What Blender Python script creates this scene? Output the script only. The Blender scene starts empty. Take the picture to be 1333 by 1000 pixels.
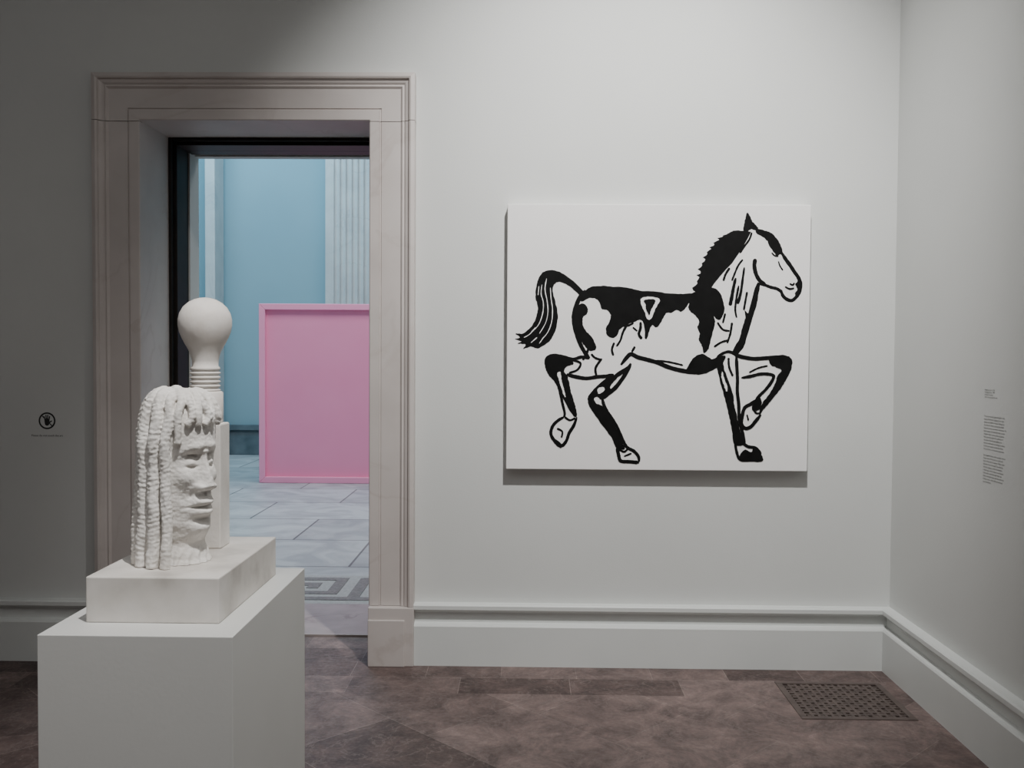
import bpy, bmesh, math, random
from mathutils import Vector, Matrix, noise
from mathutils.geometry import tessellate_polygon
random.seed(4)
C = bpy.context.scene.collection

# ------------------------------------------------------------------ materials
def new_mat(name):
    m = bpy.data.materials.new(name); m.use_nodes = True
    nt = m.node_tree; b = nt.nodes['Principled BSDF']
    return m, nt, b
def N(nt, t, **kw):
    n = nt.nodes.new(t)
    for k, v in kw.items():
        if k in n.inputs: n.inputs[k].default_value = v
        else: setattr(n, k, v)
    return n
def ramp(nt, src, stops):
    r = nt.nodes.new('ShaderNodeValToRGB'); e = r.color_ramp.elements
    while len(e) < len(stops): e.new(0.5)
    for i, (p, c) in enumerate(stops):
        e[i].position = p; e[i].color = (*c, 1)
    nt.links.new(src, r.inputs[0]); return r
def mixrgb(nt, fac, a, b_, blend='MIX'):
    mx = nt.nodes.new('ShaderNodeMixRGB'); mx.blend_type = blend
    for s, v in ((mx.inputs[0], fac), (mx.inputs[1], a), (mx.inputs[2], b_)):
        if isinstance(v, (int, float)): s.default_value = v
        elif isinstance(v, tuple): s.default_value = (*v, 1)
        else: nt.links.new(v, s)
    return mx.outputs[0]
def noisy(name, c1, c2, scale=6, rough=0.6, bump=0.0, bscale=80, detail=6, distort=0.0, spec=0.3):
    m, nt, b = new_mat(name)
    tc = N(nt, 'ShaderNodeTexCoord')
    n = N(nt, 'ShaderNodeTexNoise', Scale=scale, Detail=detail, Distortion=distort)
    nt.links.new(tc.outputs['Object'], n.inputs['Vector'])
    r = ramp(nt, n.outputs['Fac'], [(0.3, c1), (0.7, c2)])
    nt.links.new(r.outputs[0], b.inputs['Base Color'])
    b.inputs['Roughness'].default_value = rough
    b.inputs['Specular IOR Level'].default_value = spec
    if bump:
        n2 = N(nt, 'ShaderNodeTexNoise', Scale=bscale, Detail=5)
        nt.links.new(tc.outputs['Object'], n2.inputs['Vector'])
        bp = N(nt, 'ShaderNodeBump', Strength=bump, Distance=0.01)
        nt.links.new(n2.outputs['Fac'], bp.inputs['Height'])
        nt.links.new(bp.outputs[0], b.inputs['Normal'])
    return m
def marble(name, base, base2, vein, vscale=1.2, rough=0.4, vw=0.04, amt=0.8):
    m, nt, b = new_mat(name)
    tc = N(nt, 'ShaderNodeTexCoord')
    n = N(nt, 'ShaderNodeTexNoise', Scale=vscale*3, Detail=8)
    nt.links.new(tc.outputs['Object'], n.inputs['Vector'])
    r = ramp(nt, n.outputs['Fac'], [(0.3, base), (0.7, base2)])
    n2 = N(nt, 'ShaderNodeTexNoise', Scale=vscale, Detail=7, Distortion=1.2)
    nt.links.new(tc.outputs['Object'], n2.inputs['Vector'])
    r2 = ramp(nt, n2.outputs['Fac'], [(0.5-vw, (0,0,0)), (0.5, (1,1,1)), (0.5+vw, (0,0,0))])
    n3 = N(nt, 'ShaderNodeTexNoise', Scale=vscale*1.7, Detail=2)
    nt.links.new(tc.outputs['Object'], n3.inputs['Vector'])
    r3 = ramp(nt, n3.outputs['Fac'], [(0.42, (0,0,0)), (0.62, (amt,amt,amt))])
    mu = N(nt, 'ShaderNodeMath', operation='MULTIPLY')
    nt.links.new(r2.outputs[0], mu.inputs[0]); nt.links.new(r3.outputs[0], mu.inputs[1])
    nt.links.new(mixrgb(nt, mu.outputs[0], r.outputs[0], vein), b.inputs['Base Color'])
    b.inputs['Roughness'].default_value = rough
    return m

M_wall = noisy('wall_paint', (0.635,0.645,0.63), (0.665,0.675,0.66), 1.5, 0.75, 0.05, 120)
M_wallg = noisy('bounce_cut_grey', (0.31,0.31,0.31), (0.33,0.33,0.33), 1.5, 0.75)  # made-up darker grey for the unseen walls and ceiling, cuts bounced light
M_trim = noisy('trim_paint', (0.69,0.71,0.695), (0.72,0.74,0.725), 3, 0.4, 0.03, 60)
M_case = marble('casing_marble', (0.55,0.50,0.475), (0.62,0.57,0.545), (0.48,0.42,0.39), 1.3, 0.5, 0.02, 0.5)
M_blackmetal = noisy('dark_bronze', (0.008,0.007,0.006), (0.02,0.015,0.012), 10, 0.5)
M_thresh = marble('threshold_marble', (0.30,0.26,0.25), (0.38,0.33,0.32), (0.2,0.16,0.15), 2.5, 0.35)
M_ped = noisy('pedestal_paint', (0.64,0.645,0.63), (0.67,0.675,0.66), 3, 0.5, 0.02, 100)
M_stone = noisy('white_stone', (0.74,0.71,0.67), (0.86,0.84,0.81), 14, 0.7, 0.14, 110, detail=8)
M_canvas = noisy('canvas_white', (0.86,0.845,0.835), (0.88,0.865,0.855), 3, 0.7, 0.03, 400)
M_ink = noisy('black_paint', (0.004,0.004,0.004), (0.007,0.007,0.007), 20, 0.5, spec=0.15)
M_signink = noisy('sign_ink', (0.03,0.03,0.03), (0.04,0.04,0.04), 20, 0.7)
M_label = noisy('label_ink', (0.07,0.07,0.07), (0.09,0.09,0.09), 20, 0.7)
M_pink = noisy('pink_lacquer', (0.88,0.29,0.48), (0.90,0.31,0.50), 2, 0.6, spec=0.15)
M_pinkf = noisy('pink_frame', (0.92,0.35,0.55), (0.94,0.37,0.57), 2, 0.5, spec=0.2)
M_hallwall = noisy('hall_wall_paint', (0.25,0.38,0.43), (0.28,0.42,0.47), 0.8, 0.7)
M_hallbase = noisy('hall_base_stone', (0.08,0.11,0.125), (0.15,0.19,0.21), 5, 0.5)
M_hallmarble = marble('hall_column_marble', (0.50,0.50,0.50), (0.60,0.60,0.59), (0.42,0.43,0.44), 1.2, 0.5, 0.02, 0.5)
M_mosaic = noisy('mosaic_grey', (0.14,0.125,0.12), (0.24,0.22,0.21), 60, 0.5)
M_mosaicw = noisy('mosaic_white', (0.34,0.33,0.32), (0.46,0.445,0.43), 60, 0.5)
M_vent = noisy('vent_bronze', (0.07,0.05,0.045), (0.12,0.09,0.08), 20, 0.5, spec=0.5)
M_pit = noisy('vent_pit', (0.01,0.01,0.01), (0.015,0.012,0.012), 5, 0.9)
M_bulb = noisy('bulb_stone', (0.76,0.71,0.66), (0.86,0.83,0.80), 18, 0.55, 0.10, 60)

m, nt, b = new_mat('base_stone_patina'); M_base = m
tc = N(nt, 'ShaderNodeTexCoord')
n1 = N(nt, 'ShaderNodeTexNoise', Scale=7.0, Detail=9); nt.links.new(tc.outputs['Object'], n1.inputs['Vector'])
r1 = ramp(nt, n1.outputs['Fac'], [(0.32, (0.46,0.43,0.40)), (0.5, (0.67,0.64,0.60)), (0.68, (0.78,0.75,0.72))])
nt.links.new(r1.outputs[0], b.inputs['Base Color']); b.inputs['Roughness'].default_value = 0.6

# main floor
m, nt, b = new_mat('floor_red_marble'); M_floor = m
tc = N(nt, 'ShaderNodeTexCoord'); P = tc.outputs['Object']
cols = ((0.088,0.062,0.058), (0.195,0.146,0.137))
def brick(vec, w, h, off, sq=1.0):
    k = N(nt, 'ShaderNodeTexBrick'); k.offset = off; k.squash = sq; k.squash_frequency = 3
    k.inputs['Scale'].default_value = 1.0
    k.inputs['Brick Width'].default_value = w; k.inputs['Row Height'].default_value = h
    k.inputs['Mortar Size'].default_value = 0.0015; k.inputs['Mortar Smooth'].default_value = 0.1
    k.inputs['Color1'].default_value = (*cols[0], 1); k.inputs['Color2'].default_value = (*cols[1], 1)
    k.inputs['Mortar'].default_value = (0.24,0.195,0.18,1)
    nt.links.new(vec, k.inputs['Vector']); return k
mp1 = N(nt, 'ShaderNodeMapping'); mp1.inputs['Location'].default_value = (0.12, 0.02, 0); nt.links.new(P, mp1.inputs[0])
kb = brick(mp1.outputs[0], 0.50, 0.21, 0.37, 0.7)
mp2 = N(nt, 'ShaderNodeMapping'); mp2.inputs['Rotation'].default_value = (0,0,math.radians(45)); mp2.inputs['Location'].default_value=(0.1,0.05,0); nt.links.new(P, mp2.inputs[0])
kd = brick(mp2.outputs[0], 0.70, 0.48, 0.35, 0.6)
sx = N(nt, 'ShaderNodeSeparateXYZ'); nt.links.new(P, sx.inputs[0])
gt = N(nt, 'ShaderNodeMath', operation='GREATER_THAN'); nt.links.new(sx.outputs['Y'], gt.inputs[0]); gt.inputs[1].default_value = 4.18
col = mixrgb(nt, gt.outputs[0], kd.outputs['Color'], kb.outputs['Color'])
na = N(nt, 'ShaderNodeTexNoise', Scale=5.0, Detail=14, Roughness=0.80, Distortion=0.5); nt.links.new(P, na.inputs['Vector'])
ra = ramp(nt, na.outputs['Fac'], [(0.32, (0.35,0.33,0.33)), (0.46, (0.80,0.78,0.78)), (0.58, (1.25,1.21,1.19)), (0.70, (2.1,2.05,2.0))])
col = mixrgb(nt, 1.0, col, ra.outputs[0], 'MULTIPLY')
nv = N(nt, 'ShaderNodeTexNoise', Scale=3.0, Detail=10, Roughness=0.6, Distortion=2.2); nt.links.new(P, nv.inputs['Vector'])
rv = ramp(nt, nv.outputs['Fac'], [(0.485,(0,0,0)),(0.5,(0.4,0.4,0.4)),(0.515,(0,0,0))])
col = mixrgb(nt, rv.outputs[0], col, (0.26,0.21,0.195))
nt.links.new(col, b.inputs['Base Color'])
nb = N(nt, 'ShaderNodeTexNoise', Scale=60.0, Detail=6); nt.links.new(P, nb.inputs['Vector'])
rr = ramp(nt, nb.outputs['Fac'], [(0.3,(0.42,0.42,0.42)),(0.7,(0.62,0.62,0.62))]); nt.links.new(rr.outputs[0], b.inputs['Roughness'])
b.inputs['Specular IOR Level'].default_value = 0.3

# hall floor
m, nt, b = new_mat('hall_floor_marble'); M_hallfloor = m
tc = N(nt, 'ShaderNodeTexCoord'); P = tc.outputs['Object']
k = N(nt, 'ShaderNodeTexBrick'); k.offset = 0.5
for a_, v_ in (('Scale',1.0),('Brick Width',1.25),('Row Height',0.95),('Mortar Size',0.009)): k.inputs[a_].default_value = v_
k.inputs['Color1'].default_value = (0.40,0.405,0.41,1); k.inputs['Color2'].default_value = (0.53,0.535,0.535,1); k.inputs['Mortar'].default_value=(0.17,0.165,0.165,1)
nt.links.new(P, k.inputs['Vector'])
na = N(nt, 'ShaderNodeTexNoise', Scale=2.2, Detail=10, Distortion=1.5); nt.links.new(P, na.inputs['Vector'])
ra = ramp(nt, na.outputs['Fac'], [(0.38,(0.76,0.77,0.79)),(0.6,(1.05,1.05,1.05))])
nt.links.new(mixrgb(nt, 1.0, k.outputs['Color'], ra.outputs[0], 'MULTIPLY'), b.inputs['Base Color'])
b.inputs['Roughness'].default_value = 0.45
b.inputs['Specular IOR Level'].default_value = 0.25

# ------------------------------------------------------------------ mesh helpers
def obj(name, verts, faces, mats, parent=None, smooth=False, fm=None):
    me = bpy.data.meshes.new(name); me.from_pydata(verts, [], faces); me.update()
    for mm in (mats if isinstance(mats, (list, tuple)) else [mats]): me.materials.append(mm)
    if fm:
        for p, i in zip(me.polygons, fm): p.material_index = i
    if smooth:
        for p in me.polygons: p.use_smooth = True
    o = bpy.data.objects.new(name, me); C.objects.link(o)
    if parent: o.parent = parent
    return o
def fixn(o):
    bm = bmesh.new(); bm.from_mesh(o.data); bmesh.ops.recalc_face_normals(bm, faces=bm.faces[:]); bm.to_mesh(o.data); bm.free(); return o
def empty(name):
    e = bpy.data.objects.new(name, None); C.objects.link(e); e.empty_display_size = 0.1; return e
BF = [(0,3,2,1),(4,5,6,7),(0,1,5,4),(1,2,6,5),(2,3,7,6),(3,0,4,7)]
def bverts(x0,x1,y0,y1,z0,z1):
    return [(x0,y0,z0),(x1,y0,z0),(x1,y1,z0),(x0,y1,z0),(x0,y0,z1),(x1,y0,z1),(x1,y1,z1),(x0,y1,z1)]
def boxes(name, lst, mat, parent=None, bevel=0.0):
    v=[]; f=[]
    for bx in lst:
        o=len(v); v += bverts(*bx); f += [tuple(i+o for i in q) for q in BF]
    ob = obj(name, v, f, mat, parent)
    if bevel:
        md = ob.modifiers.new('bevel','BEVEL'); md.width = bevel; md.segments = 2; md.limit_method='ANGLE'
    return ob

D = 4.6; XR = 1.737; CEIL = 4.4; TH = 0.7
OX0, OX1, OZ = -1.858, -0.762, 2.597
TY = 5.0
# ------------------------------------------------------------------ shell
boxes('wall_back', [(-6.3,OX0-0.14,D,D+TH,0,6.2),(OX1+0.14,3.3,D,D+TH,0,6.2),(OX0-0.14,OX1+0.14,D,D+TH,OZ+0.14,6.2)], M_wall)
boxes('wall_right', [(XR,XR+0.2,-3.5,D,0,CEIL)], M_wall)
boxes('wall_left', [(-4.8,-4.6,-3.5,D,0,CEIL)], M_wallg)
boxes('wall_front', [(-4.8,XR+0.2,-3.7,-3.5,0,CEIL)], M_wallg)
boxes('ceiling', [(-4.8,XR+0.2,-3.7,D,CEIL,CEIL+0.2)], M_wallg)
GX0,GX1,GY0,GY1 = 1.135,1.612,3.93,4.38
boxes('floor', [(-4.8,GX0,-3.7,TY,-0.12,0),(GX1,XR+0.2,-3.7,TY,-0.12,0),(GX0,GX1,-3.7,GY0,-0.12,0),(GX0,GX1,GY1,TY,-0.12,0)], M_floor)
boxes('floor_hall', [(-6.3,3.3,5.3,14.1,-0.12,0.0)], M_hallfloor)
boxes('wall_hall_back', [(-6.3,3.3,13.9,14.1,0,6.2)], M_hallwall)
boxes('wall_hall_left', [(-6.5,-6.3,5.3,14.1,0,6.2)], M_hallwall)
boxes('wall_hall_right', [(3.3,3.5,5.3,14.1,0,6.2)], M_hallwall)
boxes('ceiling_hall', [(-6.5,3.5,5.3,14.1,6.2,6.4)], M_wall)
boxes('baseboard_hall', [(-6.3,3.3,13.84,13.9,0,0.36),(-6.3,3.3,13.80,13.9,0.36,0.44)], M_hallbase, bevel=0.01)

prof = [(0,0.296),(0.046,0.296),(0.052,0.290),(0.052,0.272),(0.046,0.266),(0.034,0.262),(0.022,0.256),(0.020,0.250),(0.020,0.205),(0.030,0.203),(0.045,0.198),(0.05,0.190),(0.05,0.0),(0,0)]
def sweep(name, prof, A, B, mat):
    v=[A(p,z) for p,z in prof]+[B(p,z) for p,z in prof]; n=len(prof)
    f=[(i,(i+1)%n,n+(i+1)%n,n+i) for i in range(n)]+[tuple(range(n)),tuple(range(2*n-1,n-1,-1))]
    return fixn(obj(name,v,f,mat))
sweep('baseboard_back', prof, lambda p,z:(-0.552,D-p,z), lambda p,z:(XR-p,D-p,z), M_trim)
sweep('baseboard_back.001', prof, lambda p,z:(-4.6+p,D-p,z), lambda p,z:(-2.076,D-p,z), M_trim)
sweep('baseboard_right', prof, lambda p,z:(XR-p,D-p,z), lambda p,z:(XR-p,-3.5,z), M_trim)
sweep('baseboard_left', prof, lambda p,z:(-4.6+p,D-p,z), lambda p,z:(-4.6+p,-3.5,z), M_trim)

# ------------------------------------------------------------------ door surround
door = empty('door_1')
cp = [(0,0),(0,0.060),(0.018,0.066),(0.026,0.062),(0.030,0.050),(0.044,0.044),(0.052,0.036),(0.060,0.040),(0.066,0.034),(0.070,0.030),(0.160,0.030),(0.163,0.024),(0.168,0.024),(0.171,0.034),(0.214,0.034),(0.218,0.030),(0.218,0)]
XL_,XR_,ZT_ = -2.076,-0.544,2.815
def poly_sweep(name, prof, rings):
    n=len(prof); v=[]; f=[]
    for r in rings: v += [r(t,p) for t,p in prof]
    for k in range(len(rings)-1):
        for i in range(n-1): f.append((k*n+i,k*n+i+1,(k+1)*n+i+1,(k+1)*n+i))
    f.append(tuple(range(n))); f.append(tuple(range(len(v)-1,len(v)-n-1,-1)))
    return fixn(obj(name,v,f,M_case,door))
SM=OZ-0.006
poly_sweep('casing_left', cp, [lambda t,p:(XL_+t,D-p,0.285), lambda t,p:(XL_+t,D-p,SM)])
poly_sweep('casing_right', cp, [lambda t,p:(XR_-t,D-p,0.285), lambda t,p:(XR_-t,D-p,SM)])
poly_sweep('casing_head', cp, [lambda t,p:(XL_+t,D-p,SM+.003), lambda t,p:(XL_+t,D-p,ZT_-t), lambda t,p:(XR_-t,D-p,ZT_-t), lambda t,p:(XR_-t,D-p,SM+.003)])
boxes('plinth_block_left', [(XL_-0.002,OX0-0.002,D-0.070,D,0,0.283),(XL_+0.04,OX0-0.002,D-0.078,D,0,0.225)], M_case, door, 0.004)
boxes('plinth_block_right', [(OX1+0.002,XR_+0.002,D-0.070,D,0,0.283),(OX1+0.002,XR_-0.04,D-0.078,D,0,0.225)], M_case, door, 0.004)
boxes('jamb_lining', [(OX0-0.14,OX0,D,D+TH,0,OZ+0.14),(OX1,OX1+0.14,D,D+TH,0,OZ+0.14),(OX0,OX1,D,D+TH,OZ,OZ+0.14)], M_case, door)
f0=0.034
boxes('metal_frame', [(OX0,OX0+f0,4.96,5.10,0,OZ),(OX1-f0,OX1,4.96,5.10,0,OZ),(OX0+f0,OX1-f0,4.96,5.10,OZ-f0,OZ),
    (OX0,OX0+f0*0.5,4.93,4.96,0,OZ),(OX0+f0*.5,OX1,4.93,4.96,OZ-f0*.5,OZ),
    (OX0,OX0+0.022,5.10,5.16,0,OZ),(OX0+.022,OX1,5.10,5.20,OZ-f0,OZ)], M_blackmetal, door, 0.003)
boxes('threshold', [(OX0,OX1,TY+0.003,5.62,-0.02,0.012)], M_thresh, door, 0.003)
boxes('threshold_back_return', [(OX0,OX0+f0-0.004,5.16,5.3,0.012,OZ),(OX0,OX1,5.24,5.3,OZ-f0-0.002,OZ)], M_wall, door)

gk = empty('greek_key_mosaic')
boxes('mosaic_ground', [(-3.6,1.2,5.64,6.36,-0.01,0.006)], M_mosaicw, gk)
kb_=[]; y0=5.72; x=-3.5; cell=0.075
keyrows=["11111110","10000010","10111010","10101010","10100010","10111110","10000000","11111111"]
while x<1.0:
    for r,row in enumerate(keyrows):
        c=0
        while c<len(row):
            if row[c]=='1':
                c2=c
                while c2<len(row) and row[c2]=='1': c2+=1
                kb_.append((x+c*cell,x+c2*cell,y0+(7-r)*cell*0.95,y0+(8-r)*cell*0.95,0.0,0.009))
                c=c2
            else: c+=1
    x+=cell*8
boxes('mosaic_key', kb_, M_mosaic, gk)

def fluted(name, x0, x1, yb, depth, z0, z1, nfl, edge):
    pts=[(x0,yb),(x0,yb-depth)]
    w=(x1-x0-2*edge)/nfl
    pts.append((x0+edge*0.8,yb-depth))
    for i in range(nfl):
        cx=x0+edge+w*(i+0.5); r=w*0.40
        for k in range(9):
            a=math.pi*k/8
            pts.append((cx-r*math.cos(a), yb-depth+r*0.9*math.sin(a)))
    pts.append((x1,yb-depth)); pts.append((x1,yb))
    n=len(pts); v=[(p[0],p[1],z0) for p in pts]+[(p[0],p[1],z1) for p in pts]
    f=[(i,(i+1)%n,n+(i+1)%n,n+i) for i in range(n)]
    e=empty(name)
    fixn(obj('shaft',v,f,M_hallmarble,e))
    boxes('base',[(x0-.08,x1+.08,yb-depth-.08,yb,0,0.3),(x0-.04,x1+.04,yb-depth-.05,yb,0.3,0.42)],M_hallmarble,e,0.02)
    boxes('capital',[(x0-.05,x1+.05,yb-depth-.06,yb,z1,6.15)],M_hallmarble,e,0.02)
fluted('fluted_pilaster', -2.86,-1.72, 13.80, 0.35, 0.42, 5.8, 11, 0.11)
pl=empty('plain_pilaster')
boxes('shaft',[(-4.54,-4.40,13.40,13.80,0.45,6.15)],M_hallmarble,pl,0.01)
boxes('base',[(-4.58,-4.36,13.36,13.80,0,0.45)],M_hallbase,pl,0.01)

pk=empty('pink_framed_panel')
PX0,PX1,PY,PZ=-3.08,-0.2,10.90,2.05
boxes('panel_field',[(PX0+.02,PX1-.02,PY+.05,PY+.10,0.02,PZ-.02)],M_pink,pk)
def mitre(name,x0,x1,z0,z1,w,y0,y1,mat,parent):
    o=[(x0,z0),(x1,z0),(x1,z1),(x0,z1)]; i=[(x0+w,z0+w),(x1-w,z0+w),(x1-w,z1-w),(x0+w,z1-w)]
    v=[]; f=[]
    for k in range(4):
        k2=(k+1)%4; b0=len(v); q=[o[k],o[k2],i[k2],i[k]]
        v+=[(a,y0,c) for a,c in q]+[(a,y1,c) for a,c in q]
        f+=[tuple(b0+j for j in t) for t in BF]
    return fixn(obj(name,v,f,mat,parent))
fr=mitre('panel_frame',PX0,PX1,0.0,PZ,0.07,PY,PY+.14,M_pinkf,pk)
md=fr.modifiers.new('b','BEVEL'); md.width=0.006; md.segments=2

# ------------------------------------------------------------------ floor vent grate
vg=empty('floor_vent_grate')
boxes('vent_frame',[(GX0,GX1,GY0,GY0+.028,-0.03,0.004),(GX0,GX1,GY1-.028,GY1,-0.03,0.004),(GX0,GX0+.028,GY0+.028,GY1-.028,-0.03,0.004),(GX1-.028,GX1,GY0+.028,GY1-.028,-0.03,0.004)],M_vent,vg,0.002)
bars=[]; nx,ny=15,14
ax0,ax1,ay0,ay1=GX0+.028,GX1-.028,GY0+.028,GY1-.028
for i in range(1,nx):
    cx=ax0+(ax1-ax0)*i/nx; bars.append((cx-.006,cx+.006,ay0,ay1,-0.012,0.001))
for j in range(1,ny):
    cy=ay0+(ay1-ay0)*j/ny; bars.append((ax0,ax1,cy-.006,cy+.006,-0.012,0.0012))
for i in range(nx):
    for j in range(ny):
        if (i+j)%2==0:
            cx=ax0+(ax1-ax0)*(i+.5)/nx; cy=ay0+(ay1-ay0)*(j+.5)/ny
            bars.append((cx-.007,cx+.007,cy-.007,cy+.007,-0.012,0.0))
boxes('vent_lattice',bars,M_vent,vg)
boxes('vent_pit',[(GX0,GX1,GY0,GY1,-0.12,-0.1)],M_pit,vg)

# ------------------------------------------------------------------ pedestal
PT=0.90
boxes('display_pedestal',[(-1.034,-0.619,1.990,2.640,0,PT)],M_ped,bevel=0.0015)

# ------------------------------------------------------------------ sculpture
sc=empty('carved_head_sculpture')
BT=1.002
boxes('base_slab',[(-0.974,-0.678,2.085,2.560,PT,BT)],M_base,sc,0.003)
CX,CY=-0.826,2.262
FA=math.radians(-29)
def interp(tab,z):
    for (a,va),(b_,vb) in zip(tab,tab[1:]):
        if a<=z<=b_:
            t=(z-a)/(b_-a); t=t*t*(3-2*t); return va+(vb-va)*t
    return tab[0][1] if z<tab[0][0] else tab[-1][1]
BR=[(0.99,.072),(1.02,.063),(1.05,.055),(1.075,.062),(1.10,.070),(1.16,.076),(1.22,.078),(1.26,.078),(1.30,.081),(1.34,.080),(1.40,.076)]
def g(x,s): return math.exp(-(x/s)**2)
def head_r(ph,z):
    b_=interp(BR,z)
    r=b_
    s=b_*ph
    if abs(ph)>1.08: r*=1-0.16*min(1,(abs(ph)-1.08)/.3)
    if z>1.335:
        t=min(1,(z-1.335)/0.080); r*=math.sqrt(max(0,1-t*t))
    if abs(ph)<1.9:
        a=abs(s)
        r-=.008*g(a-.064,.024)*g(z-1.17,.10)
        if z<1.27:
            if z>=1.188: t=(1.27-z)/0.082; amp=.006+.025*t**1.15; w=.0085+.007*t
            else: amp=.031*max(0,1-((1.188-z)/0.016)**2); w=.0155
            r+=amp*g(s,w)
            for sg in (-1,1): r+=.014*g(s-sg*.0180,.0080)*g(z-1.184,.0095)
        r+=.011*g(z-(1.279-0.15*a*a/.05),.013)*g(s,.054)
        r-=.004*g(s,.008)*g(z-1.279,.012)
        for sg in (-1,1):
            r-=.017*g(s-sg*.029,.019)*g(z-1.248,.016)
            r+=.017*g(s-sg*.030,.0135)*g(z-1.243,.0095)
            r-=.007*g(s-sg*.030,.016)*g(z-1.2580,.003)
            r+=.003*g(s-sg*.030,.014)*g(z-1.2520,.0025)
            r-=.007*g(s-sg*.030,.013)*g(z-1.2320,.003)
            r+=.010*g(s-sg*.046,.022)*g(z-1.207,.022)
            r-=.004*g(s-sg*.042,.012)*g(z-1.160,.018)
            r-=.005*g((s-sg*(.026+.25*(1.185-z))),.004)*g(z-1.165,.018)
        r+=.009*g(s,.034)*g(z-1.14,.028)
        r+=.015*g(s,.023)*g(z-1.1500,.0085)
        r+=.017*g(s,.022)*g(z-1.1250,.0095)
        r-=.014*g(s,.027)*g(z-1.1378,.0032)
        r-=.007*g(s,.018)*g(z-1.106,.007)
        r+=.019*g(s,.027)*g(z-1.084,.017)
        r-=.004*g(s,.004)*g(z-1.167,.006)
    if z<1.04:
        r+=.003*math.sin(ph*17+z*80+2*noise.noise(Vector((ph*3,z*30,1))))*min(1,(1.04-z)/.02)
    return r
vs=[];fs=[]
nph,nz=200,230; z0,z1=BT,1.413
for j in range(nz+1):
    z=z0+(z1-z0)*j/nz
    for i in range(nph):
        ph=-math.pi+2*math.pi*i/nph
        r=head_r(ph,z)
        a=FA-ph
        vs.append((CX+r*math.cos(a),CY+r*math.sin(a),z))
for j in range(nz):
    for i in range(nph):
        i2=(i+1)%nph
        fs.append((j*nph+i,(j+1)*nph+i,(j+1)*nph+i2,j*nph+i2))
fs.append(tuple(range(nph))); fs.append(tuple(nz*nph+i for i in range(nph-1,-1,-1)))
def cat(pts,n=10):
    out=[]; P=[pts[0]]+list(pts)+[pts[-1]]
    for i in range(1,len(P)-2):
        p0,p1,p2,p3=[Vector(q) for q in P[i-1:i+3]]
        for k in range(n):
            t=k/n
            out.append(0.5*((2*p1)+(-p0+p2)*t+(2*p0-5*p1+4*p2-p3)*t*t+(-p0+3*p1-3*p2+p3)*t**3))
    out.append(Vector(pts[-1])); return out
def tube(path,R,rib=0.045,spacing=0.0105,seed=0,taper=1.0,rough=.15):
    pts=cat(path,40)
    rs=[pts[0]]
    for p in pts[1:]:
        if (p-rs[-1]).length>0.0018: rs.append(p)
    nR=20; base=len(vs); s=0
    for k,p in enumerate(rs):
        if k: s+=(p-rs[k-1]).length
        t=(rs[min(k+1,len(rs)-1)]-rs[max(k-1,0)]).normalized()
        ref=Vector((0.3,0.5,0.1)) if abs(t.z)>0.9 else Vector((0,0,1))
        u_=t.cross(ref).normalized(); w_=t.cross(u_)
        ph_=3.6*noise.noise(Vector((s*24,seed*3.1,0)))
        am=rib*(0.8+1.4*noise.noise(Vector((s*30,seed*1.7,5))))
        for q in range(nR):
            a=2*math.pi*q/nR
            wob=noise.noise(Vector((s*110+seed*7,math.cos(a)*2.0,math.sin(a)*2.0+seed)))
            lump=noise.noise(Vector((s*22+seed*9,math.cos(a)*1.2,math.sin(a)*1.2+seed)))
            sp=s+0.004*math.cos(a+seed)+0.003*wob
            wv=math.sin(2*math.pi*sp/spacing+seed+ph_)
            rr_=R*(1+am*wv+rough*.6*wob+rough*1.2*lump)*(1+(taper-1)*k/len(rs))
            if k in(0,len(rs)-1): rr_*=0.6
            c=p+u_*rr_*math.cos(a)+w_*rr_*math.sin(a)
            vs.append((c.x,c.y,max(c.z,BT)))
    n=len(rs)
    for k in range(n-1):
        for q in range(nR):
            q2=(q+1)%nR
            fs.append((base+k*nR+q,base+k*nR+q2,base+(k+1)*nR+q2,base+(k+1)*nR+q))
    fs.append(tuple(base+q for q in range(nR-1,-1,-1))); fs.append(tuple(base+(n-1)*nR+q for q in range(nR)))
def pol(phd,r,z):
    a=FA-math.radians(phd); return (CX+r*math.cos(a),CY+r*math.sin(a),z)
locs=[(62,.0120),(81,.0145),(102,.0160),(123,.0140),(144,.0160),(166,.015),(189,.0155),(212,.015),(234,.014)]
for k,(phd,R) in enumerate(locs):
    j=lambda s:random.uniform(-s,s)
    tube([pol(phd,.014,1.390),pol(phd+j(6),.042,1.400+j(.005)),pol(phd+j(5),.066,1.386+j(.004)),pol(phd+j(4),.081+j(.003),1.342),pol(phd+j(3),.087+j(.003),1.285),pol(phd+j(3),.088+j(.004),1.225),
          pol(phd+j(3),.091+j(.004),1.16),pol(phd+j(3),.095+j(.004),1.09),pol(phd+j(2.5),.097+j(.002),1.04),pol(phd,.098,1.0)],R,seed=k*1.7)
for k,phd in enumerate([-64,-49,-34,-18,-3,12,27,42]):
    j=lambda s:random.uniform(-s,s)
    ln=1.322+j(.012)-(0.025 if phd>35 else 0)
    tube([pol(phd,.010,1.398),pol(phd+j(4),.042,1.404),pol(phd+j(4),.070,1.384),pol(phd+j(4),.085,1.352),pol(phd+j(6),.084,ln)],.0105,seed=20+k*2.1,spacing=.010,taper=.75)
hd=obj('tmp_head',vs,fs,M_stone)
md=hd.modifiers.new('r','REMESH'); md.mode='VOXEL'; md.voxel_size=0.0017; md.use_smooth_shade=True
md=hd.modifiers.new('s','SMOOTH'); md.factor=0.4; md.iterations=1
dg=bpy.context.evaluated_depsgraph_get()
me=bpy.data.meshes.new_from_object(hd.evaluated_get(dg))
bpy.data.objects.remove(hd)
nrm=[v.normal.copy() for v in me.vertices]
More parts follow.
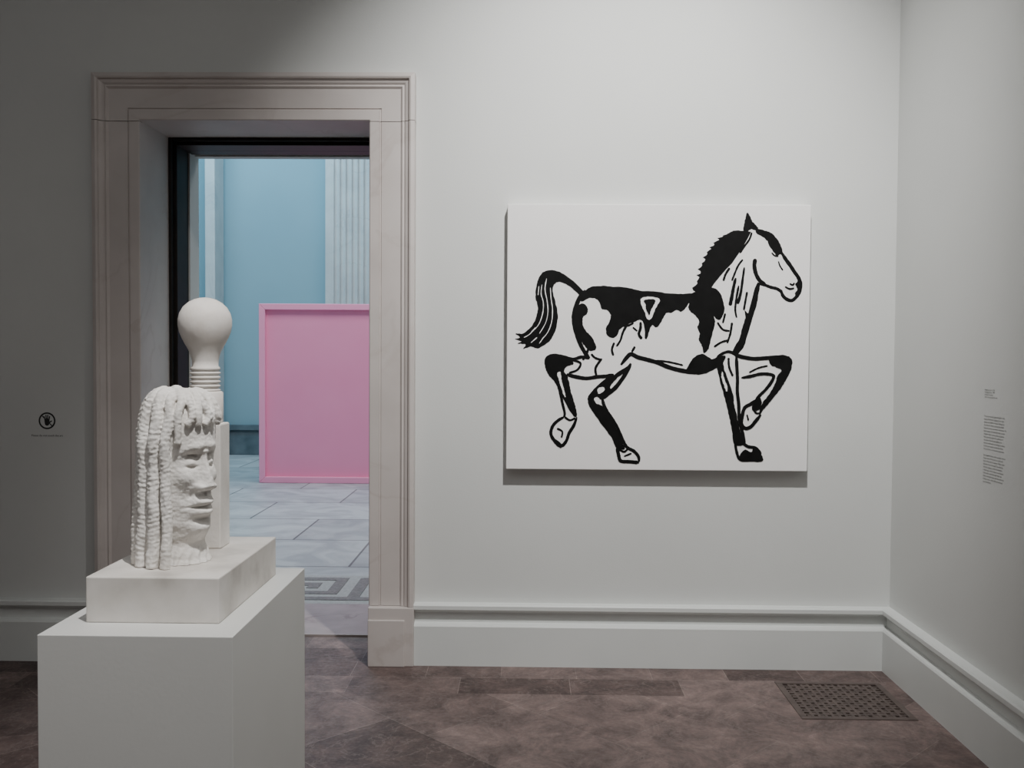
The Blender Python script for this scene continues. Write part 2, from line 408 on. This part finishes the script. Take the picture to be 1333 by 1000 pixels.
for v,n_ in zip(me.vertices,nrm):
    p=v.co
    d=noise.noise(Vector((p.x*120,p.y*120,p.z*150)))*0.0010+noise.noise(p*300)*0.0004
    if p.z>BT+.002: v.co=p+n_*d
h2=bpy.data.objects.new('head_with_locs',me); C.objects.link(h2); h2.parent=sc
for p in me.polygons: p.use_smooth=True
if not me.materials: me.materials.append(M_stone)
boxes('rear_post',[(-0.885,-0.774,2.395,2.47,BT,1.318)],M_stone,sc,0.004)
BX,BY=-0.826,2.437
bp=[]
def lz(v): return 1.5-(v-460)*BY/1250
def lr(px): return px*BY/1250
bp.append((0,1.318)); bp.append((lr(22),1.318))
zt=lz(512)
bp.append((lr(22.5),1.34)); bp.append((lr(22.5),zt-.004)); bp.append((lr(20),zt))
z=zt
nth=5; pitch=(lz(484)-zt)/nth
for i in range(nth):
    for k in range(6):
        t=k/6; bp.append((lr(18.3+1.3*math.sin(math.pi*2*t)),z+pitch*(i+t)))
for v_,r_ in [(484,19),(481,18.5),(479,16.5),(472,17),(465,18.5),(458,21),(450,25.5),(442,29.5),(434,32.6),(426,34.0),(418,34.0),(410,32),(402,27.5),(396,21),(392,13.5),(390,6),(389.5,0)]:
    bp.append((lr(r_),lz(v_)))
nR=64; v=[];f=[]
for r,z in bp:
    for q in range(nR):
        a=2*math.pi*q/nR; v.append((BX+max(r,1e-4)*math.cos(a),BY+max(r,1e-4)*math.sin(a),z))
for k in range(len(bp)-1):
    for q in range(nR):
        q2=(q+1)%nR; f.append((k*nR+q,k*nR+q2,(k+1)*nR+q2,(k+1)*nR+q))
bo=fixn(obj('light_bulb',v,f,M_bulb,sc,smooth=True))

# ------------------------------------------------------------------ horse painting
pt=empty('horse_painting')
KS=0.003607; PU=659.5; PV=267.0; PXL=-0.105; PZT=2.203; YF=D-0.06
PW=394*KS; PH=347*KS
boxes('canvas',[(PXL,PXL+PW,YF,D-0.004,PZT-PH,PZT)],M_canvas,pt,0.003)
def L(p): return (PXL+(p[0]-PU)*KS, PZT-(p[1]-PV)*KS)
def cat2(pts,closed,n=6):
    out=[]; m_=len(pts)
    rng=range(m_) if closed else range(m_-1)
    for i in rng:
        if closed: q=[pts[(i-1)%m_],pts[i],pts[(i+1)%m_],pts[(i+2)%m_]]
        else: q=[pts[max(i-1,0)],pts[i],pts[i+1],pts[min(i+2,m_-1)]]
        p0,p1,p2,p3=[Vector(a[:2]) for a in q]
        for k in range(n):
            t=k/n; out.append(0.5*((2*p1)+(-p0+p2)*t+(2*p0-5*p1+4*p2-p3)*t*t+(-p0+3*p1-3*p2+p3)*t**3))
    if not closed: out.append(Vector(pts[-1][:2]))
    return out
pv=[];pf=[];pm=[]
LY=[0.0008,0.0040,0.0060]
cnt=[0]
def ylay(layer):
    cnt[0]+=1
    return YF-LY[layer]-cnt[0]*0.00002
def poly(pts,layer=0,mat=0,smooth=True,rough=0.4):
    P=cat2(pts,True,5) if smooth else [Vector(p) for p in pts]
    P=[p+Vector((random.uniform(-rough,rough),random.uniform(-rough,rough))) for p in P]
    b0=len(pv); yy=ylay(layer)
    for p in P:
        x,z=L(p); pv.append((x,yy,z))
    for t in tessellate_polygon([[Vector((p.x,p.y,0)) for p in P]]):
        pf.append(tuple(b0+i for i in t)); pm.append(mat)
def stroke(pts,w=3.0,w1=None,layer=0,mat=0,taper=True,rough=0.35):
    P=cat2(pts,False,6); n=len(P); b0=len(pv); w1=w if w1 is None else w1; yy=ylay(layer)
    sc_=1.25 if mat==0 else 1.0
    for i,p in enumerate(P):
        t=i/(n-1)
        wd=(w+(w1-w)*t)*sc_
        if taper: wd*=min(1,0.5+6*min(t,1-t))
        wd+=random.uniform(-rough,rough)
        d=(P[min(i+1,n-1)]-P[max(i-1,0)])
        if d.length<1e-6: d=Vector((1,0))
        d.normalize(); nn=Vector((-d.y,d.x))*wd/2
        for q in (p+nn,p-nn):
            x,z=L(q); pv.append((x,yy,z))
    for i in range(n-1):
        pf.append((b0+2*i,b0+2*i+1,b0+2*i+3,b0+2*i+2)); pm.append(mat)
# ear, mane
poly([(970.5,277.5),(974,281),(978,289),(985,297),(983,300),(976,299),(971,302),(966,300),(967,291),(968.5,284)])
mane_out=[(966,300),(958,300),(950,302),(944,305),(938,309),(932,314),(927,320),(922,326),(918,333),(915,340),(912,348),(910,356),(908,363),(905,371),(900,382)]
mo=[]
for i,(a,b_) in enumerate(zip(mane_out,mane_out[1:])):
    for k in range(3):
        t=k/3; px=a[0]+(b_[0]-a[0])*t; py=a[1]+(b_[1]-a[1])*t
        off=random.uniform(0.8,4.0) if k%2 else random.uniform(-1.6,0.2)
        mo.append((px-off,py-off*0.35+ (1.4 if k%2 else 0)))
poly(mo+[(915,386),(923,379),(929,370),(936,361),(944,351),(952,343),(960,331),(966,321),(972,310),(976,302)],smooth=False,rough=0.3)
poly([(983,298),(992,300),(1001,303),(1009,310),(1015,320),(1018.5,333),(1014,331),(1010,334),(1005,327),(1000,320),(997,314),(990,308),(983,304)])
stroke([(1016,329),(1021,337),(1027,345),(1033,354),(1038,361),(1041,369),(1040,379),(1036,386),(1030,391),(1023,389),(1018,384),(1016,377)],4.2,3.6)
poly([(1036,360),(1041,367),(1041,379),(1036,387),(1034,382),(1037,376),(1034,370),(1037,366)])
stroke([(1033,375),(1027,376),(1021,373)],2.2)
stroke([(1027,369),(1031,371),(1033,368)],2.0)
stroke([(1018,381),(1011,376),(1003,374),(995,371),(988,369)],3.4)
stroke([(1003,329),(1007,333),(1012,334)],1.6)
stroke([(1012,340),(1014,346),(1018,352)],1.5)
stroke([(982,337),(981,346),(983,356),(988,365),(996,371)],4.2)
# neck
stroke([(987,368),(984,380),(981,393),(978,406),(974,420),(970,432),(966,444),(960,456),(955,462)],5.0,7.0)
poly([(984,372),(980,394),(975,408),(969,404),(970,414),(967,424),(963,440),(957,451),(954,462),(966,456),(973,438),(980,412),(986,390)])
stroke([(977,303),(974,312),(967,322),(962,330)],2.2)
stroke([(966,338),(960,346),(955,358),(952,366)],2.2)
stroke([(949,349),(944,357),(941,366)],2.4)
stroke([(957,362),(954,376),(952,388),(950,398)],3.0,4.2)
stroke([(968,348),(966,364),(964,380),(960,396)],2.0,3.6)
stroke([(961,372),(958,390),(957,404),(959,414)],2.6,2)
stroke([(972,380),(970,392),(968,404)],2.3)
# back mass
poly([(763,378),(770,374),(782,373),(798,374),(815,375),(832,379),(850,380),(868,382),(886,383),(900,382),(910,377),(922,374),(931,376),(937,382),(941,392),(943,404),(940,413),(935,417),(930,413),(926,406),(920,400),(912,397),(903,394),(897,395),(893,401),(887,406),(880,404),(874,408),(868,408),(864,414),(860,421),(855,427),(849,424),(846,430),(843,441),(840,441),(839,429),(837,420),(833,417),(828,419),(820,422),(813,426),(807,430),(804,437),(798,441),(791,438),(789,428),(793,420),(795,411),(790,405),(783,403),(781,396),(777,391),(771,389),(764,390),(757,394),(756,388),(759,383)])
poly([(835,389),(845,387),(857,389),(858,394),(853,402),(850,411),(846,417),(842,415),(840,408),(836,401),(834,394)],1,1)
poly([(838,392),(846,390),(853,392),(850,399),(847,405),(845,411),(841,404),(840,397)],2,0)
stroke([(834,420),(834,428),(832,436),(836,442)],3.0)
stroke([(851,416),(847,426)],2.0)
# rump
stroke([(762,379),(755,388),(750,399),(747,412),(748,426),(752,440),(757,452),(763,462),(768,468)],5.0,4.0)
poly([(748,404),(757,396),(765,402),(764,410),(759,414),(759,424),(763,432),(769,438),(775,448),(776,456),(768,458),(761,451),(754,442),(748,429),(746,416)])
stroke([(770,462),(775,467),(784,470)],2.5)
stroke([(808,423),(817,425),(825,421)],2.2)
stroke([(816,424),(811,434),(808,444),(803,452)],3.0,2)
stroke([(800,447),(797,456),(799,464)],2.4)
stroke([(824,427),(830,432)],2)
# shoulder
poly([(903,387),(914,391),(922,397),(928,408),(931,419),(929,430),(926,442),(923,454),(917,460),(914,450),(910,443),(911,434),(908,427),(910,418),(905,411),(898,405),(896,398)])
stroke([(944,408),(941,421)],2.2)
stroke([(934,420),(941,429),(950,431)],2.2)
stroke([(953,420),(951,434),(947,447)],2.8,2)
stroke([(930,452),(939,446),(949,443)],2.4)
# tail
poly([(764,385),(756,377),(746,367),(735,359),(724,354),(714,353),(706,356),(700,365),(697,377),(697,390),(700,402),(698,413),(694,423),(687,431),(680,436),(671,436),(677,441),(670,443),(679,446),(674,449),(684,450),(681,456),(691,453),(700,455),(710,450),(718,442),(723,431),(726,418),(725,404),(722,392),(719,380),(721,372),(727,368),(736,371),(745,377),(753,384),(759,389)])
for a in ([(705,372),(704,384),(707,396),(706,410),(701,424),(693,433)],
          [(711,364),(709,378),(712,394),(713,408),(710,422),(702,436)],
          [(716,376),(717,390),(719,404),(718,420),(713,434),(705,444)],
          [(701,374),(700,386)],[(697,428),(689,437),(682,441)],[(699,441),(691,448)],[(708,440),(702,449)]):
    stroke(a,1.15,0.8,1,1,rough=0.3)
# belly
stroke([(809,476),(816,467),(822,462),(831,466),(843,469),(857,473),(872,479),(888,483),(905,485),(918,482),(928,477),(937,468)],4.2,5.0)
poly([(894,484),(898,475),(904,466),(913,461),(921,464),(928,468),(936,464),(945,464),(940,476),(929,482),(918,487),(906,488)])
stroke([(823,459),(827,452)],2.5)
stroke([(855,470),(872,472),(890,476)],2)
# hind leg, raised behind
stroke([(768,468),(758,466),(746,469),(734,466),(722,464),(713,466)],3.4)
poly([(710,468),(718,463),(730,466),(743,469),(747,475),(738,479),(735,485),(739,491),(742,501),(744,512),(748,524),(751,535),(752,544),(747,543),(740,532),(734,521),(728,511),(725,503),(720,496),(714,489),(710,480)])
stroke([(728,502),(730,514),(733,527),(736,540),(735,545)],2.8)
poly([(726,488),(730,486),(731,493),(733,503),(736,513),(737,519),(734,515),(731,505),(728,497)],1,1)
stroke([(744,470),(756,474),(752,483),(741,487)],2.4)
stroke([(738,489),(750,492),(764,494),(778,492),(790,491),(800,489)],4.0)
stroke([(784,468),(776,480),(777,490)],2.6)
stroke([(735,545),(728,549),(721,556),(718,566),(722,575),(731,583),(738,577),(742,566),(748,556),(752,545)],3.4)
stroke([(736,545),(743,549),(750,546)],2.2)
stroke([(726,560),(733,564),(732,572)],2.0)
poly([(720,572),(731,579),(732,586),(724,581)])
stroke([(766,455),(764,462),(759,470)],2.6)
# hind leg, planted
stroke([(822,474),(816,486),(809,497),(801,507),(792,514),(785,520)],4.0,5.0)
stroke([(799,489),(790,496),(782,503),(774,511),(768,519)],3.4)
poly([(784,498),(792,496),(803,487),(819,477),(816,485),(807,491),(798,500),(795,506),(799,511),(790,518),(784,522),(778,518),(774,521),(778,527),(785,530),(791,539),(798,549),(804,560),(809,569),(812,578),(815,587),(804,585),(799,574),(792,564),(783,552),(775,541),(768,530),(766,519),(772,511)])
poly([(779,508),(785,505),(788,508),(785,512),(780,514)],1,1)
stroke([(785,520),(787,528),(792,538),(799,548),(806,560),(812,574),(818,584),(827,589),(833,596),(834,603)],3.4)
stroke([(805,584),(807,594),(810,602),(821,603),(834,604)],3.8)
stroke([(806,586),(814,590),(819,586)],2.2)
stroke([(814,596),(824,592)],1.8)
# foreleg, planted
poly([(933,466),(941,466),(943,478),(947,490),(952,503),(956,516),(957,526),(960,538),(963,552),(967,566),(971,578),(965,581),(958,579),(955,565),(952,548),(948,532),(944,516),(939,499),(935,483)])
poly([(941,484),(943,492),(947,502),(948,509),(946,509),(943,501),(940,491)],1,1)
stroke([(959,462),(960,478),(961,494),(961,510),(963,526),(964,545),(968,562),(972,578)],3.6)
stroke([(949,466),(950,478),(955,490)],2.4)
stroke([(959,578),(961,588),(964,597),(968,600)],3.0)
poly([(966,592),(972,586),(980,589),(984,582),(989,585),(994,593),(995,601),(982,602),(966,601)])
stroke([(970,578),(976,582),(986,584),(993,592)],3.4)
stroke([(934,466),(940,461),(949,458),(958,461)],3.0)
# foreleg, raised
stroke([(957,462),(968,465),(982,467),(998,466),(1014,465),(1026,467)],4.2)
poly([(1002,467),(1014,462),(1026,463),(1031.5,469),(1031,478),(1028,487),(1023,496),(1018,505),(1011,514),(1004,523),(997,531),(990,541),(991,530),(998,519),(1005,509),(1010,498),(1013,489),(1018,482),(1011,478),(1004,475)])
stroke([(966,492),(978,490),(990,487),(1002,487),(1008,490),(1004,499),(997,508),(990,515),(984,523)],3.4)
stroke([(976,485),(988,479),(1000,476)],1.8)
stroke([(985,521),(979,526),(971,531),(968,541),(967,552),(972,558),(979,556),(985,549),(992,540)],3.8)
poly([(985,522),(990,517),(993,524),(990,533),(984,535),(980,530)])
stroke([(981,532),(986,538),(990,538)],2.2)
stroke([(974,540),(976,548)],1.8)
ho=obj('horse_drawing',pv,pf,[M_ink,M_canvas],pt,fm=pm)

# ------------------------------------------------------------------ text helpers
def text(name,body,size,mat,parent,mtx,align='LEFT',sp=1.0):
    cu=bpy.data.curves.new(name,'FONT'); cu.body=body; cu.size=size; cu.align_x=align; cu.space_line=sp; cu.resolution_u=2
    to=bpy.data.objects.new('t',cu); C.objects.link(to)
    bpy.context.view_layer.update()
    me=bpy.data.meshes.new_from_object(to.evaluated_get(bpy.context.evaluated_depsgraph_get()))
    bpy.data.objects.remove(to)
    me.materials.clear(); me.materials.append(mat); me.transform(mtx)
    o=bpy.data.objects.new(name,me); C.objects.link(o); o.parent=parent
    return o
def wallR(y,z):
    return Matrix(((0,0,-1,XR-0.0008),(-1,0,0,y),(0,1,0,z),(0,0,0,1)))
def wallB(x,z):
    return Matrix(((1,0,0,x),(0,0,-1,D-0.0008),(0,1,0,z),(0,0,0,1)))
wl=empty('wall_label')
text('label_title',"American, born 1951\nRunning Horse, 1984\nAcrylic on canvas\nGift of the museum friends",0.0092,M_label,wl,wallR(3.685,1.370),sp=1.0)
para1="The artist returned again and again to the\nimage of the horse, copying it from toys,\nstencils and children's books. Enlarged to\nthe scale of a history painting the animal\nbecomes at once monument and cartoon. Its\nblack contour is brushed by hand, and the\nirregular edges record a slow and patient\nlabor that runs against the quickness of\nthe picture. Placed in this gallery it is\nasked to walk beside carved figures whose\nhistories are harder to read and whose\nfaces turn from us toward the open door.\n"
para2="Seen together these works consider how an\nimage travels: from street to studio and\nback to the wall of a museum. What is lost\nand what is carried along? The artist has\nsaid that copying is a form of attention,\na way to give time to what is overlooked.\nIn the end it is the line itself which we\nfollow, moving forward with the animal as\nit steps across a plain white ground and\nout of the frame."
text('label_text',para1,0.0094,M_label,wl,wallR(3.685,1.270),sp=1.20)
text('label_text_2',para2,0.0094,M_label,wl,wallR(3.685,1.122),sp=1.20)

sg=empty('do_not_touch_sign')
SX,SZ,SR=-2.330,1.160,0.041
text('sign_text','Please do not touch the art',0.0138,M_signink,sg,wallB(SX,SZ-.076),'CENTER')
sv=[];sf=[]
def ring(r0,r1,y):
    n=48;b0=len(sv)
    for i in range(n):
        a=2*math.pi*i/n
        sv.append((SX+r0*math.cos(a),y,SZ+r0*math.sin(a))); sv.append((SX+r1*math.cos(a),y,SZ+r1*math.sin(a)))
    for i in range(n):
        j=(i+1)%n; sf.append((b0+2*i,b0+2*j,b0+2*j+1,b0+2*i+1))
def cap(p,q,w0,w1,y):
    p=Vector(p);q=Vector(q);d=(q-p).normalized();n_=Vector((-d.y,d.x));b0=len(sv);pts=[]
    for k in range(7):
        a=math.pi*k/6; pts.append(q+n_*w1*math.cos(a)+d*w1*math.sin(a))
    for k in range(7):
        a=math.pi*k/6; pts.append(p-n_*w0*math.cos(a)-d*w0*math.sin(a))
    for c in pts: sv.append((SX+c.x,y,SZ+c.y))
    sf.append(tuple(range(b0,b0+14)))
ring(SR*0.82,SR,D-.0008)
cap((0,-.013),(0,-.001),.011,.0125,D-.0009)
for (p,q) in (((-.009,0),(-.014,.020)),((-.003,0),(-.005,.027)),((.003,0),(.004,.027)),((.009,0),(.013,.021)),((.006,-.012),(.022,-.001))):
    cap(p,q,.0028,.0026,D-.0010)
cap((-.027,.027),(.027,-.027),.0024,.0024,D-.0012)
obj('sign_icon',sv,sf,M_signink,sg)

# ------------------------------------------------------------------ lights
def spot(name,loc,tgt,power,size,blend,rad,col=(1,1,1)):
    l=bpy.data.lights.new(name,'SPOT'); l.energy=power; l.spot_size=math.radians(size); l.spot_blend=blend; l.shadow_soft_size=rad; l.color=col
    o=bpy.data.objects.new(name,l); C.objects.link(o); o.location=loc
    o.rotation_euler=(Vector(tgt)-Vector(loc)).to_track_quat('-Z','Y').to_euler(); return o
def area(name,loc,tgt,power,sx_,sy_,col=(1,1,1)):
    l=bpy.data.lights.new(name,'AREA'); l.energy=power; l.shape='RECTANGLE'; l.size=sx_; l.size_y=sy_; l.color=col
    o=bpy.data.objects.new(name,l); C.objects.link(o); o.location=loc
    o.rotation_euler=(Vector(tgt)-Vector(loc)).to_track_quat('-Z','Y').to_euler(); return o
spot('track_spot_painting',(0.55,2.3,4.25),(0.50,4.6,1.90),680,76,1.0,0.06,(1,0.99,0.97))
spot('track_spot_sculpture',(0.1,1.1,4.2),(-0.84,2.30,1.15),440,36,1.0,0.03,(1,0.975,0.945))
area('ceiling_fill',(-1.2,0.6,4.3),(-1.2,1.0,0),62,4.5,3.6,(1,0.98,0.96))
area('hall_blue_light',(-4.0,11.5,6.0),(-3.8,13.9,2.0),210,3,1.5,(0.38,0.76,1.0))
area('hall_light',(-1.6,8.6,6.1),(-1.6,9.3,0.0),370,5,3,(0.90,0.96,1.0))
w=bpy.data.worlds.new('World'); bpy.context.scene.world=w; w.use_nodes=True
w.node_tree.nodes['Background'].inputs[0].default_value=(0.5,0.5,0.5,1); w.node_tree.nodes['Background'].inputs[1].default_value=0.2

# ------------------------------------------------------------------ camera
cd=bpy.data.cameras.new('camera'); cam=bpy.data.objects.new('camera',cd); C.objects.link(cam)
cd.sensor_fit='HORIZONTAL'; cd.sensor_width=36; cd.lens=1250/1333*36
cam.matrix_world = Matrix.Translation((0,0,1.5)) @ Matrix.Rotation(math.radians(1.0),4,'Z') @ Matrix.Rotation(math.radians(90-1.83),4,'X') @ Matrix.Rotation(math.radians(0.35),4,'Z')
bpy.context.scene.camera=cam
